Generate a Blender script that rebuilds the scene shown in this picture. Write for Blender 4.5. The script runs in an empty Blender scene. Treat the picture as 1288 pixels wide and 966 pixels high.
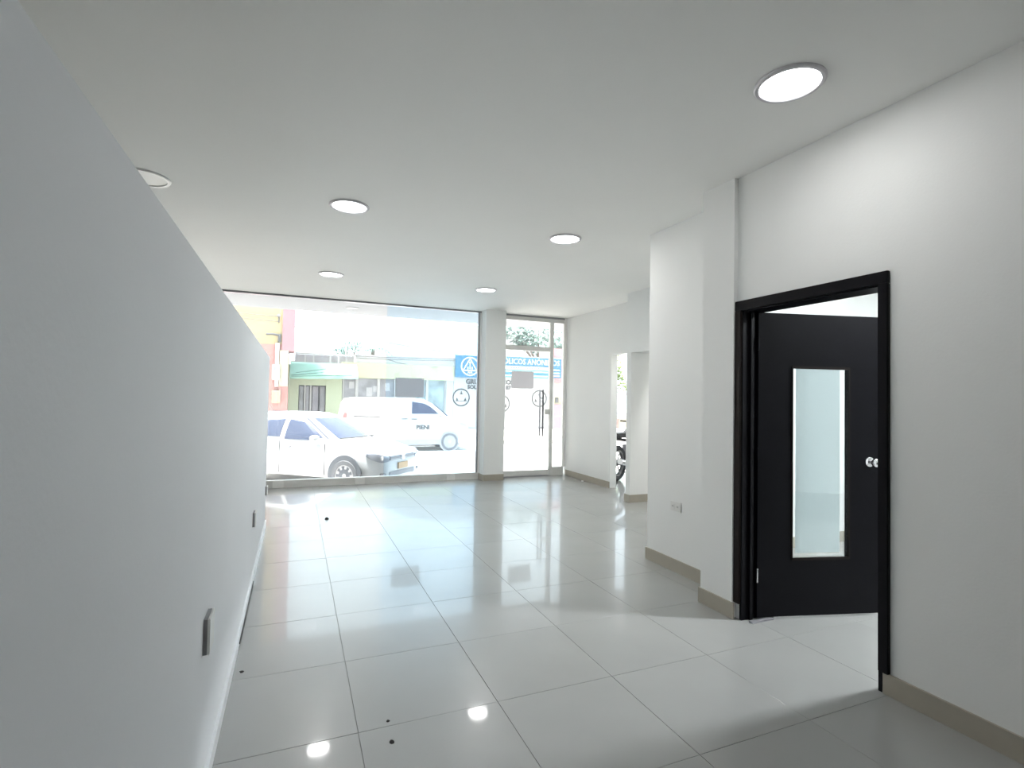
import bpy, bmesh, math, random
from mathutils import Vector, Matrix
random.seed(7)
scene = bpy.context.scene
COL = scene.collection

# ------------------------------------------------------------------ camera
cam_data = bpy.data.cameras.new('camera')
cam = bpy.data.objects.new('camera', cam_data)
COL.objects.link(cam)
yaw, pitch, roll = 0.394840545, 0.0263093227, 0.0182807079
fwd = Vector((math.sin(yaw) * math.cos(pitch), math.cos(yaw) * math.cos(pitch), math.sin(pitch)))
right0 = Vector((math.cos(yaw), -math.sin(yaw), 0.0))
up0 = right0.cross(fwd)
rightv = right0 * math.cos(roll) + up0 * math.sin(roll)
upv = -right0 * math.sin(roll) + up0 * math.cos(roll)
M = Matrix((rightv, upv, -fwd)).transposed().to_4x4()
M.translation = Vector((0, 0, 1.38))
cam.matrix_world = M
cam_data.sensor_fit = 'HORIZONTAL'
cam_data.sensor_width = 36.0
cam_data.lens = 652.4168 / 1288 * 36.0
cam_data.clip_start = 0.05
cam_data.clip_end = 300
scene.camera = cam

# ------------------------------------------------------------------ sky, sun, exposure
SKY = 1.7
SUN = 15.0
LAMP = 3.2
OFFICE_FILL = 46.0
world = bpy.data.worlds.new('sky')
scene.world = world
world.use_nodes = True
bg = world.node_tree.nodes['Background']
bg.inputs[0].default_value = (0.80, 0.93, 1.0, 1)
bg.inputs[1].default_value = SKY
sun_data = bpy.data.lights.new('sun', 'SUN')
sun_data.energy = SUN
sun_data.angle = 0.2
sun_data.color = (1.0, 0.96, 0.9)
sun = bpy.data.objects.new('sun', sun_data)
COL.objects.link(sun)
sun.rotation_euler = Vector((0.22, 0.07, -1.0)).to_track_quat('-Z', 'Y').to_euler()
vs = scene.view_settings
vs.view_transform = 'Standard'
vs.look = 'None'
vs.exposure = 1.32
vs.gamma = 1.0
vs.use_curve_mapping = False
scene.cycles.max_bounces = 10
scene.cycles.diffuse_bounces = 6
scene.cycles.transparent_max_bounces = 16


# ------------------------------------------------------------------ materials
def mat(name, col, rough=0.6, metal=0.0, spec=0.5, bump=0.0, bump_scale=60, vary=0.0, vary_scale=3, emit=0.0, coat=0.0, obj_vary=0.0):
    m = bpy.data.materials.new(name)
    m.use_nodes = True
    nt = m.node_tree
    b = nt.nodes['Principled BSDF']
    b.inputs['Base Color'].default_value = (*col, 1)
    b.inputs['Roughness'].default_value = rough
    b.inputs['Metallic'].default_value = metal
    b.inputs['Specular IOR Level'].default_value = spec
    b.inputs['Coat Weight'].default_value = coat
    b.inputs['Coat Roughness'].default_value = 0.05
    if emit:
        b.inputs['Emission Color'].default_value = (*col, 1)
        b.inputs['Emission Strength'].default_value = emit
    tc = nt.nodes.new('ShaderNodeTexCoord')
    if vary or obj_vary:
        last = None
        if vary:
            n = nt.nodes.new('ShaderNodeTexNoise')
            n.inputs['Scale'].default_value = vary_scale
            n.inputs['Detail'].default_value = 4
            nt.links.new(tc.outputs['Object'], n.inputs['Vector'])
            r = nt.nodes.new('ShaderNodeMapRange')
            r.inputs['From Min'].default_value = 0.3
            r.inputs['From Max'].default_value = 0.7
            r.inputs['To Min'].default_value = 1 - vary
            r.inputs['To Max'].default_value = 1 + vary
            nt.links.new(n.outputs['Fac'], r.inputs['Value'])
            last = r.outputs['Result']
        if obj_vary:
            oi = nt.nodes.new('ShaderNodeObjectInfo')
            r2 = nt.nodes.new('ShaderNodeMapRange')
            r2.inputs['To Min'].default_value = 1 - obj_vary
            r2.inputs['To Max'].default_value = 1 + obj_vary
            nt.links.new(oi.outputs['Random'], r2.inputs['Value'])
            if last is None:
                last = r2.outputs['Result']
            else:
                mm = nt.nodes.new('ShaderNodeMath')
                mm.operation = 'MULTIPLY'
                nt.links.new(last, mm.inputs[0])
                nt.links.new(r2.outputs['Result'], mm.inputs[1])
                last = mm.outputs[0]
        vm = nt.nodes.new('ShaderNodeVectorMath')
        vm.operation = 'SCALE'
        vm.inputs[0].default_value = col
        nt.links.new(last, vm.inputs['Scale'])
        nt.links.new(vm.outputs[0], b.inputs['Base Color'])
    if bump:
        n = nt.nodes.new('ShaderNodeTexNoise')
        n.inputs['Scale'].default_value = bump_scale
        n.inputs['Detail'].default_value = 3
        nt.links.new(tc.outputs['Object'], n.inputs['Vector'])
        bn = nt.nodes.new('ShaderNodeBump')
        bn.inputs['Strength'].default_value = bump
        bn.inputs['Distance'].default_value = 0.01
        nt.links.new(n.outputs['Fac'], bn.inputs['Height'])
        nt.links.new(bn.outputs[0], b.inputs['Normal'])
    return m


def glass_mat(name, tint, refl=1.0, rough=0.0, veil=0.0):
    m = bpy.data.materials.new(name)
    m.use_nodes = True
    nt = m.node_tree
    for n in list(nt.nodes):
        nt.nodes.remove(n)
    out = nt.nodes.new('ShaderNodeOutputMaterial')
    tr = nt.nodes.new('ShaderNodeBsdfTransparent')
    tr.inputs[0].default_value = (*tint, 1)
    gl = nt.nodes.new('ShaderNodeBsdfGlossy')
    gl.inputs['Roughness'].default_value = rough
    gl.inputs['Color'].default_value = (refl, refl, refl, 1)
    fr = nt.nodes.new('ShaderNodeFresnel')
    fr.inputs['IOR'].default_value = 1.45
    mx = nt.nodes.new('ShaderNodeMixShader')
    nt.links.new(fr.outputs[0], mx.inputs[0])
    nt.links.new(tr.outputs[0], mx.inputs[1])
    nt.links.new(gl.outputs[0], mx.inputs[2])
    last = mx
    if veil:  # pale translucent share imitates glare over the view outside
        tl = nt.nodes.new('ShaderNodeBsdfTranslucent')
        tl.inputs[0].default_value = (0.9, 0.93, 0.95, 1)
        m2 = nt.nodes.new('ShaderNodeMixShader')
        m2.inputs[0].default_value = veil
        nt.links.new(mx.outputs[0], m2.inputs[1])
        nt.links.new(tl.outputs[0], m2.inputs[2])
        last = m2
    nt.links.new(last.outputs[0], out.inputs[0])
    return m


WALL = mat('white_wall_paint', (0.86, 0.87, 0.86), 0.7, spec=0.25, bump=0.06, bump_scale=90, vary=0.012, vary_scale=1.3)
PART = mat('white_partition_paint', (0.84, 0.86, 0.89), 0.65, spec=0.25, bump=0.05, bump_scale=90, vary=0.012, vary_scale=1.3)
CEIL = mat('ceiling_paint', (0.86, 0.86, 0.84), 0.8, spec=0.2, bump=0.04, bump_scale=70, vary=0.012, vary_scale=1.1)
TILE = mat('polished_porcelain', (0.37, 0.372, 0.366), 0.27, spec=0.5, coat=0.4, bump=0.01, bump_scale=6, vary=0.03, vary_scale=2.2, obj_vary=0.012)
GROUT = mat('grout', (0.27, 0.27, 0.26), 0.9)
SKIRT = mat('beige_skirting_tile', (0.40, 0.37, 0.31), 0.3, vary=0.05, vary_scale=5)
WHITE_SKIRT = mat('white_skirting', (0.78, 0.80, 0.82), 0.3)
ALU = mat('brushed_aluminium', (0.74, 0.74, 0.72), 0.5, metal=0.15)
ALU_DARK = mat('dark_aluminium', (0.30, 0.30, 0.32), 0.4, metal=0.2)
CLAMP = mat('clamp_metal', (0.88, 0.88, 0.86), 0.4, metal=0.1)
GLASS = glass_mat('clear_glass', (0.97, 0.985, 0.985))
VEILED = glass_mat('veiled_window_glass', (0.97, 0.985, 0.985), veil=0.03)  # glare haze mixed into the pane to lift the dark tones outdoors
GLASS_BLUE = glass_mat('blue_tinted_glass', (0.84, 0.93, 0.985), veil=0.03)
GREYCARD = mat('grey_card', (0.42, 0.41, 0.42), 0.7)
_nt = GREYCARD.node_tree
_tl = _nt.nodes.new('ShaderNodeBsdfTranslucent')
_tl.inputs[0].default_value = (0.42, 0.41, 0.43, 1)
_mx = _nt.nodes.new('ShaderNodeMixShader')
_mx.inputs[0].default_value = 0.5
_nt.links.new(_nt.nodes['Principled BSDF'].outputs[0], _mx.inputs[1])
_nt.links.new(_tl.outputs[0], _mx.inputs[2])
_nt.links.new(_mx.outputs[0], _nt.nodes['Material Output'].inputs[0])
BLACKDOOR = mat('black_lacquer', (0.004, 0.004, 0.006), 0.45, spec=0.12, vary=0.15, vary_scale=8)
BROWNEDGE = mat('dark_brown_wood', (0.010, 0.006, 0.005), 0.5, spec=0.2, vary=0.2, vary_scale=10)
CHROME = mat('satin_chrome', (0.78, 0.78, 0.80), 0.18, metal=1.0)
HANDLE = mat('brushed_steel_handle', (0.20, 0.20, 0.22), 0.5, metal=0.2)
FILM = mat('frosted_film', (0.70, 0.80, 0.84), 0.5, vary=0.015)
_nt = FILM.node_tree
_tl = _nt.nodes.new('ShaderNodeBsdfTranslucent')
_tl.inputs[0].default_value = (0.80, 0.90, 0.93, 1)
_mx = _nt.nodes.new('ShaderNodeMixShader')
_mx.inputs[0].default_value = 0.6
_nt.links.new(_nt.nodes['Principled BSDF'].outputs[0], _mx.inputs[1])
_nt.links.new(_tl.outputs[0], _mx.inputs[2])
_nt.links.new(_mx.outputs[0], _nt.nodes['Material Output'].inputs[0])
OUTLET = mat('white_plastic', (0.78, 0.78, 0.76), 0.35)
SLOT = mat('outlet_slot', (0.05, 0.05, 0.05), 0.6)
SHADOWGREY = mat('grey_plastic', (0.25, 0.25, 0.26), 0.5)
DIFFUSER = mat('lamp_diffuser', (0.96, 0.985, 1.0), 0.5, emit=3.2)
RIM = mat('lamp_rim', (0.62, 0.60, 0.63), 0.4)
RIM_OFF = mat('white_lamp_rim', (0.82, 0.82, 0.80), 0.4)
DIFF_OFF = mat('unlit_diffuser', (0.74, 0.75, 0.73), 0.5)
CRUMB = mat('dark_crumb', (0.02, 0.018, 0.016), 0.8)
SCRAP = mat('white_scrap', (0.9, 0.9, 0.9), 0.7)

ASPHALT = mat('pale_worn_street', (0.56, 0.53, 0.51), 0.9, vary=0.05, vary_scale=0.8, bump=0.1, bump_scale=30)
PAVE = mat('pale_pavement', (0.58, 0.53, 0.50), 0.9, vary=0.08, vary_scale=1.5)
CURB = mat('curb_stone', (0.36, 0.33, 0.32), 0.9, vary=0.1, vary_scale=3)
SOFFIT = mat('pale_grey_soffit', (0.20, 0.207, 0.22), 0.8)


def box_verts(x0, x1, y0, y1, z0, z1):
    v = [(x0, y0, z0), (x1, y0, z0), (x1, y1, z0), (x0, y1, z0), (x0, y0, z1), (x1, y0, z1), (x1, y1, z1), (x0, y1, z1)]
    f = [(3, 2, 1, 0), (4, 5, 6, 7), (0, 1, 5, 4), (1, 2, 6, 5), (2, 3, 7, 6), (3, 0, 4, 7)]
    return v, f


class MB:
    """collects shapes into ONE mesh"""
    def __init__(s):
        s.v = []
        s.f = []

    def add(s, v, f, mtx=None):
        o = len(s.v)
        s.v += [tuple(mtx @ Vector(p)) if mtx is not None else tuple(p) for p in v]
        s.f += [tuple(i + o for i in q) for q in f]
        return s

    def box(s, x0, x1, y0, y1, z0, z1, mtx=None):
        return s.add(*box_verts(x0, x1, y0, y1, z0, z1), mtx)

    def tube(s, pts, r, n=8, cap=True):
        pts = [Vector(p) for p in pts]
        rs = r if isinstance(r, (list, tuple)) else [r] * len(pts)
        rings = []
        for i, p in enumerate(pts):
            t = (pts[min(i + 1, len(pts) - 1)] - pts[max(i - 1, 0)]).normalized()
            a = t.orthogonal().normalized() if abs(t.z) > 0.95 else t.cross(Vector((0, 0, 1))).normalized()
            b = t.cross(a)
            rings.append([p + (a * math.cos(k * 2 * math.pi / n) + b * math.sin(k * 2 * math.pi / n)) * rs[i] for k in range(n)])
        return s.rings(rings, cap)

    def rings(s, rings, cap=True):
        o = len(s.v)
        n = len(rings[0])
        for r in rings:
            s.v += [tuple(p) for p in r]
        for i in range(len(rings) - 1):
            for k in range(n):
                a = o + i * n + k
                b = o + i * n + (k + 1) % n
                s.f.append((a, b, b + n, a + n))
        if cap:
            s.f.append(tuple(o + k for k in range(n))[::-1])
            s.f.append(tuple(o + (len(rings) - 1) * n + k for k in range(n)))
        return s

    def lathe(s, prof, n=24, mtx=None, cap=True):
        """prof: (radius, z) pairs around local Z"""
        rings = []
        for r, z in prof:
            ring = [Vector((r * math.cos(k * 2 * math.pi / n), r * math.sin(k * 2 * math.pi / n), z)) for k in range(n)]
            rings.append([mtx @ p for p in ring] if mtx is not None else ring)
        return s.rings(rings, cap)

    def prism(s, pts, d, mtx=None):
        """outline pts (2D, local x,z) extruded along local y from d[0] to d[1]"""
        n = len(pts)
        v = [(x, d[0], z) for x, z in pts] + [(x, d[1], z) for x, z in pts]
        f = [tuple(range(n)), tuple(range(2 * n - 1, n - 1, -1))]
        f += [(k, k + n, (k + 1) % n + n, (k + 1) % n) for k in range(n)]
        return s.add(v, f, mtx)

    def mesh(s, name, m, smooth=False):
        me = bpy.data.meshes.new(name)
        me.from_pydata(s.v, [], s.f)
        bm = bmesh.new()
        bm.from_mesh(me)
        bmesh.ops.recalc_face_normals(bm, faces=bm.faces)
        bm.to_mesh(me)
        bm.free()
        if smooth:
            for p in me.polygons:
                p.use_smooth = True
            try:
                me.set_sharp_from_angle(angle=math.radians(40))
            except Exception:
                pass
        me.materials.append(m)
        return me

    def build(s, name, m, parent=None, smooth=False, loc=None, bevel=0.0):
        me = s.mesh(name, m, smooth)
        if bevel:
            bm = bmesh.new()
            bm.from_mesh(me)
            bmesh.ops.bevel(bm, geom=list(bm.edges), offset=bevel, segments=2, affect='EDGES', clamp_overlap=True)
            bm.to_mesh(me)
            bm.free()
        return link(name, me, parent, loc)


def link(name, data, parent=None, loc=None):
    o = bpy.data.objects.new(name, data)
    COL.objects.link(o)
    if parent is not None:
        o.parent = parent
    if loc is not None:
        o.location = loc
    return o


def tag(o, label=None, cat=None, group=None, kind=None):
    if label:
        o['label'] = label
    if cat:
        o['category'] = cat
    if group:
        o['group'] = group
    if kind:
        o['kind'] = kind
    return o


def thing(name, label, cat, loc=(0, 0, 0), rz=0.0, group=None):
    o = link(name, None, None, loc)
    o.rotation_euler.z = rz
    o.empty_display_size = 0.1
    return tag(o, label, cat, group)


def struct(name, mb, m, label=None, smooth=False):
    return tag(mb.build(name, m, smooth=smooth), label, kind='structure')


def copy_tree(o, parent=None):
    c = o.copy()
    COL.objects.link(c)
    if parent is not None:
        c.parent = parent
    for ch in list(o.children):
        copy_tree(ch, c)
    return c


def text(name, body, size, m, parent, loc, rot, bold=0.0, ext=0.004, sx=1.0, align='CENTER'):
    cu = bpy.data.curves.new(name, 'FONT')
    cu.body = body
    cu.size = size
    cu.align_x = align
    cu.align_y = 'CENTER'
    cu.extrude = ext
    cu.offset = bold
    cu.resolution_u = 2
    tmp = bpy.data.objects.new(name, cu)
    COL.objects.link(tmp)
    dg = bpy.context.evaluated_depsgraph_get()
    me = bpy.data.meshes.new_from_object(tmp.evaluated_get(dg))
    bpy.data.objects.remove(tmp)
    bpy.data.curves.remove(cu)
    me.name = name
    me.materials.clear()
    me.materials.append(m)
    o = link(name, me, parent, loc)
    o.rotation_euler = rot
    o.scale = (sx, 1, 1)
    return tag(o, kind='stuff')


FRONT = (math.pi / 2, 0, 0)     # text that reads from the -Y side

# ================================================================== ROOM SHELL
ZC = 2.84       # ceiling
YF = 8.37       # glass front
XP = -0.258     # partition face
XD = 2.64       # wall with the black door
XR = 4.545      # right wall near the glass front

# floor slab (grout level) + tiles
floor = struct('floor', MB().box(-2.75, 7.6, -2.75, 8.45, -0.45, -0.003), GROUT,
               'polished pale grey porcelain tile floor of the shop')
P = 0.6105
g = 0.0009
tm = MB()
tm.v, tm.f = box_verts(g, P - g, g, P - g, -0.003, 0.0)
tile_me = tm.mesh('tile', TILE)
bmt = bmesh.new()
bmt.from_mesh(tile_me)
top_edges = [e for e in bmt.edges if all(abs(v.co.z) < 1e-6 for v in e.verts)]
bmesh.ops.bevel(bmt, geom=top_edges, offset=0.0008, segments=1, affect='EDGES')
bmt.to_mesh(tile_me)
bmt.free()
X0, Y0 = 0.2735, 2.222
cut_me = {}
for i in range(-5, 9):
    for j in range(-4, 11):
        x = X0 + i * P
        y = Y0 + j * P
        if y + P < -0.2 or y > 8.33:
            continue
        if x > 5.3 and (y < 3.6):
            continue
        if y + P > 8.34:
            key = round(8.34 - y, 3)
            if key not in cut_me:
                t2 = MB()
                t2.v, t2.f = box_verts(g, P - g, g, key, -0.003, 0.0)
                cut_me[key] = t2.mesh('tile', TILE)
            me = cut_me[key]
        else:
            me = tile_me
        t = link('tile', me, floor, (x, y, 0))
        t.rotation_euler = (random.uniform(-1, 1) * 0.0006, random.uniform(-1, 1) * 0.0006, 0)

struct('ceiling', MB().box(-2.75, 7.6, -2.75, 8.42, ZC, ZC + 0.25), CEIL, 'plain white painted ceiling with round downlights')
struct('wall_left', MB().box(XP - 0.10, XP, -2.6, 5.98, 0, 1.755), PART, 'white half-height partition wall')
struct('wall_far_left', MB().box(-2.75, -2.6, -2.75, 8.42, 0, ZC), WALL)
struct('wall_back', MB().box(-2.6, 6.3, -2.75, -2.6, 0, ZC), WALL)

# wall with the black door (hole y 1.655..2.49, z..1.96) built of three boxes in one plane
oy0, oy1, oz = 1.64, 2.505, 1.975
struct('wall_right', MB().box(XD, XD + 0.12, -2.6, oy0, 0, ZC).box(XD, XD + 0.12, oy1, 2.56, 0, ZC)
       .box(XD, XD + 0.12, oy0, oy1, oz, ZC), WALL, 'white wall around the black framed door')
struct('wall_pier', MB().box(2.608, 2.98, 2.542, 2.82, 0, ZC), WALL, 'narrow white pier beside the black door')
struct('wall_recess', MB().box(2.868, 3.05, 2.82, 3.75, 0, ZC), WALL, 'recessed white wall with a double power outlet')
# office behind the black door
struct('wall_office_back', MB().box(3.05, 6.3, 3.56, 3.75, 0, ZC), WALL)
struct('wall_office_side', MB().box(6.15, 6.3, -2.6, 3.56, 0, ZC), WALL)
# right side near the glass front: two openings under a lintel
struct('wall_stub', MB().box(4.186, 5.4, 5.856, 5.96, 0, 2.02), WALL, 'end of a white wall between two openings')
struct('trim_1', MB().box(4.186, 4.665, 3.75, 5.96, 2.02, ZC), WALL, 'white lintel beam over the side openings')
struct('trim_2', MB().box(XR, 4.665, 5.96, 6.888, 2.08, ZC), WALL)
struct('wall_far_right', MB().box(XR, 4.665, 6.888, 8.42, 0, ZC), WALL, 'white side wall beside the glass door')
struct('wall_porch', MB().box(7.45, 7.6, -2.6, 8.42, 0, ZC), WALL)
PX0, PX1 = 2.892, 3.250
struct('wall_front', MB().box(PX0, PX1, 8.10, 8.52, 0, ZC), WALL, 'white square pillar between shop window and glass door')

# skirting
def skirting(name, *boxes, m=SKIRT, label='beige tile skirting'):
    mb = MB()
    for b in boxes:
        mb.box(*b)
    return struct(name, mb, m, label)
SH = 0.1
skirting('baseboard_right', (XD - 0.011, XD, -2.6, 1.632, 0, SH))
skirting('baseboard_pier', (2.597, 2.608, 2.522, 2.831, 0, SH), (2.608, 2.857, 2.82, 2.831, 0, SH))
skirting('baseboard_recess', (2.857, 2.868, 2.831, 3.761, 0, SH), (2.868, 3.05, 3.75, 3.761, 0, SH))
skirting('baseboard_far_right', (XR - 0.011, XR, 6.888, 8.32, 0, SH))
skirting('baseboard_stub', (4.175, 4.186, 5.845, 5.971, 0, SH), (4.186, 5.4, 5.845, 5.856, 0, SH))
skirting('baseboard_front', (PX0 - 0.011, PX0, 8.089, 8.34, 0, SH), (PX0, PX1, 8.089, 8.10, 0, SH))
skirting('baseboard_office', (3.06, 6.15, 3.549, 3.56, 0, SH))
bl = skirting('baseboard_left', (XP, XP + 0.012, -2.6, 5.98, 0.0, 0.065), m=WHITE_SKIRT, label='slim white skirting on the partition')
tag(MB().box(XP + 0.011, XP + 0.017, 3.2, 4.2, 0.012, 0.024).build('joint', SLOT, bl), 'dark open joint in the skirting')

# ------------------------------------------------------------------ shop window (frameless glass in aluminium channels)
win = tag(link('window_1', None, None, (0, YF, 0)), 'large frameless shop window with aluminium channels', kind='structure')
MB().box(-2.6, 2.892, -0.045, 0.045, -0.002, 0.105).build('bottom_channel', ALU, win)
MB().box(-2.6, 2.892, -0.03, 0.03, ZC - 0.026, ZC + 0.004).build('top_channel', ALU_DARK, win)
MB().box(2.845, 2.868, -0.03, 0.03, 0.105, ZC - 0.026).build('side_channel', ALU_DARK, win)
MB().box(2.868, 2.892, -0.04, 0.04, 0.105, ZC - 0.026).build('jamb_strip', CLAMP, win)
edges = [-2.6, -1.79, -0.24, 1.312, 2.845]
for k in range(4):
    a, b = edges[k], edges[k + 1]
    tag(MB().box(a + 0.003, b - 0.003, -0.005, 0.005, 0.09, ZC - 0.03).build('glass_panel', GLASS_BLUE if k == 3 else VEILED, win),
        'bluish tinted glass panel' if k == 3 else 'clear glass panel')
for x in (-0.20, 0.95, 2.40):
    MB().box(x - 0.075, x + 0.075, -0.062, -0.03, -0.002, 0.10).build('glass_clamp', CLAMP, win, bevel=0.006)

# ------------------------------------------------------------------ glass street door
dr = tag(link('door_1', None, None, (0, YF, 0)), 'aluminium framed glass street door with transom and tall pull handle', kind='structure')
MB().box(3.250, 4.500, -0.03, 0.03, ZC - 0.03, ZC + 0.002).build('head_track', ALU_DARK, dr)
MB().box(3.250, 4.500, -0.025, 0.025, ZC - 0.095, ZC - 0.03).build('head_rail', ALU, dr)
MB().box(4.213, 4.279, -0.035, 0.035, 0.0, ZC - 0.095).build('mullion', ALU, dr)
MB().box(3.250, 4.213, -0.03, 0.03, 2.216, 2.300).build('transom', ALU, dr)
MB().box(3.250, 3.285, -0.025, 0.025, 0.0, 2.216).build('door_stile', ALU, dr)
MB().box(3.285, 4.205, -0.025, 0.025, 0.015, 0.105).build('bottom_rail', ALU, dr)
MB().box(3.250, 4.213, -0.05, 0.05, -0.002, 0.010).build('threshold', ALU_DARK, dr)
MB().box(4.279, 4.500, -0.04, 0.04, 0.0, 0.15).build('sidelight_sill', ALU, dr)
MB().box(4.487, XR, -0.03, 0.03, 0.15, ZC).build('wall_jamb', CLAMP, dr)
MB().box(3.285, 4.205, -0.004, 0.004, 0.105, 2.216).build('glass_pane', VEILED, dr)
MB().box(3.250, 4.213, -0.004, 0.004, 2.300, ZC - 0.095).build('transom_pane', VEILED, dr)
MB().box(4.279, 4.487, -0.004, 0.004, 0.15, ZC - 0.095).build('sidelight_pane', VEILED, dr)
hd = MB()
for yy in (-0.065, 0.065):
    hd.tube([(4.065, yy, 0.70), (4.065, yy, 1.53)], 0.016, 12)
for zz in (0.85, 1.38):
    hd.tube([(4.065, -0.065, zz), (4.065, 0.065, zz)], 0.011, 8)
hd.build('pull_handle', HANDLE, dr, smooth=True)
MB().box(4.135, 4.213, -0.028, 0.028, 1.09, 1.185).build('lock_case', ALU, dr, bevel=0.004)

# ------------------------------------------------------------------ black door (frame + leaf standing open into the office)
bd = tag(link('door_2', None, None, (XD, 0, 0)), 'black door with a narrow glass panel standing open', kind='structure')
jt = 0.135
cw = 0.052
# jamb lining
MB().box(-0.006, jt, 2.490, 2.506, 0, 1.975).build('jamb', BLACKDOOR, bd)
MB().box(-0.006, jt, 1.639, 1.655, 0, 1.975).build('jamb', BLACKDOOR, bd)
MB().box(-0.006, jt, 1.655, 2.490, 1.958, 1.975).build('jamb_head', BLACKDOOR, bd)
# door stop strips
MB().box(0.05, 0.075, 2.474, 2.490, 0, 1.958).build('stop', BLACKDOOR, bd)
MB().box(0.05, 0.075, 1.655, 1.668, 0, 1.958).build('stop', BLACKDOOR, bd)
# casing: its legs end on top of the skirting
tag(MB().box(-0.022, 0.0, 2.496, 2.545, SH, 1.966).build('casing', BROWNEDGE, bd, bevel=0.003), 'dark brown casing strip')
MB().box(-0.022, 0.0, 1.602, 1.649, SH, 1.966).build('casing', BLACKDOOR, bd, bevel=0.003)
MB().box(-0.022, 0.0, 1.602, 2.545, 1.966, 2.028).build('casing_head', BLACKDOOR, bd, bevel=0.003)
# leaf
leaf = link('leaf', None, bd, (2.742 - XD, 2.466, 0.014))
leaf.rotation_euler.z = math.atan2(-0.218, 0.79)
LW, LH, LT = 0.858, 1.945, 0.038
# leaf frame boards around the pane hole
h0, h1, z0, z1 = 0.236, 0.640, 0.358, 1.600
lf = MB().box(0, h0, 0, LT, 0, LH).box(h1, LW, 0, LT, 0, LH).box(h0, h1, 0, LT, 0, z0).box(h0, h1, 0, LT, z1, LH)
lf.build('leaf_panel', BLACKDOOR, leaf)
bead = MB()
for (a, b, c, d) in ((h0 - 0.004, h0 + 0.004, z0, z1), (h1 - 0.004, h1 + 0.004, z0, z1)):
    bead.box(a, b, -0.006, 0.010, c, d)
bead.box(h0, h1, -0.006, 0.010, z0 - 0.004, z0 + 0.012).box(h0, h1, -0.006, 0.010, z1 - 0.012, z1 + 0.004)
bead.build('glazing_bead', BROWNEDGE, leaf)
MB().box(h0, h1, 0.016, 0.021, z0, z1).build('door_glass', GLASS, leaf)
tag(MB().add([(h0 + 0.040, 0.0215, z0 + 0.036), (h1 - 0.048, 0.0215, z0 + 0.036), (h1 - 0.048, 0.0215, z1 - 0.004), (h0 + 0.040, 0.0215, z1 - 0.004)], [(0, 1, 2, 3)]).build('frosted_film', FILM, leaf), 'pale blue frosted film on the door glass')
kn = MB()
RK = Matrix.Translation((0.790, 0, 0.985)) @ Matrix.Rotation(math.pi / 2, 4, 'X')
kn.lathe([(0.0, 0), (0.032, 0.0), (0.032, 0.004), (0.026, 0.009), (0.012, 0.012), (0.011, 0.028), (0.020, 0.034), (0.027, 0.044), (0.027, 0.054), (0.021, 0.062), (0.010, 0.065), (0.0, 0.065)], 24, RK, cap=False)
kn.build('knob', CHROME, leaf, smooth=True)
MB().lathe([(0, 0), (0.006, 0), (0.006, 0.002), (0, 0.002)], 12, Matrix.Translation((0.790, -0.0655, 0.985)) @ Matrix.Rotation(math.pi / 2, 4, 'X'), cap=False).build('keyhole', SLOT, leaf)
for zz in (0.22, 0.98, 1.70):
    MB().tube([(-0.004, -0.004, zz), (-0.004, -0.004, zz + 0.09)], 0.006, 8).build('hinge', CHROME if zz < 0.3 else BLACKDOOR, leaf)
MB().box(0.02, 0.20, 2.425, 2.450, 0.0, 0.010).build('floor_plate', ALU_DARK, bd)

# ================================================================== CEILING LAMPS
def downlight(x, y, label, lit=True, r=0.150, power=LAMP):
    t = thing('ceiling_light', label, 'ceiling lamp', (x, y, ZC), group='round ceiling downlights' )
    rim = MB().lathe([(r * 0.83, -0.004), (r * 0.86, -0.012), (r * 0.95, -0.012), (r, -0.005), (r, 0.0)], 40, cap=False)
    rim.build('rim', RIM if lit else RIM_OFF, t, smooth=True)
    MB().lathe([(0, -0.006), (r * 0.845, -0.006)], 40, cap=False).build('diffuser', DIFFUSER if lit else DIFF_OFF, t)
    if lit:
        ld = bpy.data.lights.new('lamp_glow', 'AREA')
        ld.shape = 'DISK'
        ld.size = r * 1.6
        ld.energy = power
        ld.color = (1.0, 0.985, 0.96)
        o = link('lamp_glow', ld, t, (0, 0, -0.016))
    return t
downlight(2.047, 1.677, 'large lit round downlight nearest the black door, biggest in view', r=0.150, power=1.7)
downlight(0.345, 4.165, 'lit round downlight mid-ceiling, on the partition side')
downlight(2.232, 4.160, 'lit round downlight mid-ceiling, on the side of the recessed outlet wall')
downlight(0.360, 6.640, 'lit round downlight near the shop window, on the partition side')
downlight(2.350, 6.620, 'lit round downlight near the shop window, before the pillar')
downlight(-0.999, 4.215, 'unlit round downlight with pale rim above the partition', lit=False, r=0.160)
# added lamp, out of sight behind the recessed wall, to brighten the stub wall
downlight(5.0, 4.75, 'added unseen downlight behind the recessed wall, brightening the stub wall', power=9.0)
# added lamp, unseen, to brighten the room behind the black door
oft = thing('office_fill_light', 'added unseen downlight brightening the office behind the black door', 'ceiling lamp', (4.3, 1.6, ZC))
MB().lathe([(0, -0.006), (0.127, -0.006)], 32, cap=False).build('diffuser', DIFFUSER, oft)
MB().lathe([(0.125, -0.004), (0.13, -0.012), (0.142, -0.012), (0.15, -0.005), (0.15, 0.0)], 32, cap=False).build('rim', RIM, oft)
ld = bpy.data.lights.new('lamp_glow', 'AREA')
ld.shape = 'DISK'
ld.size = 0.24
ld.energy = OFFICE_FILL
ld.color = (0.93, 0.98, 1.0)
link('lamp_glow', ld, oft, (0, 0, -0.016))

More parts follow.
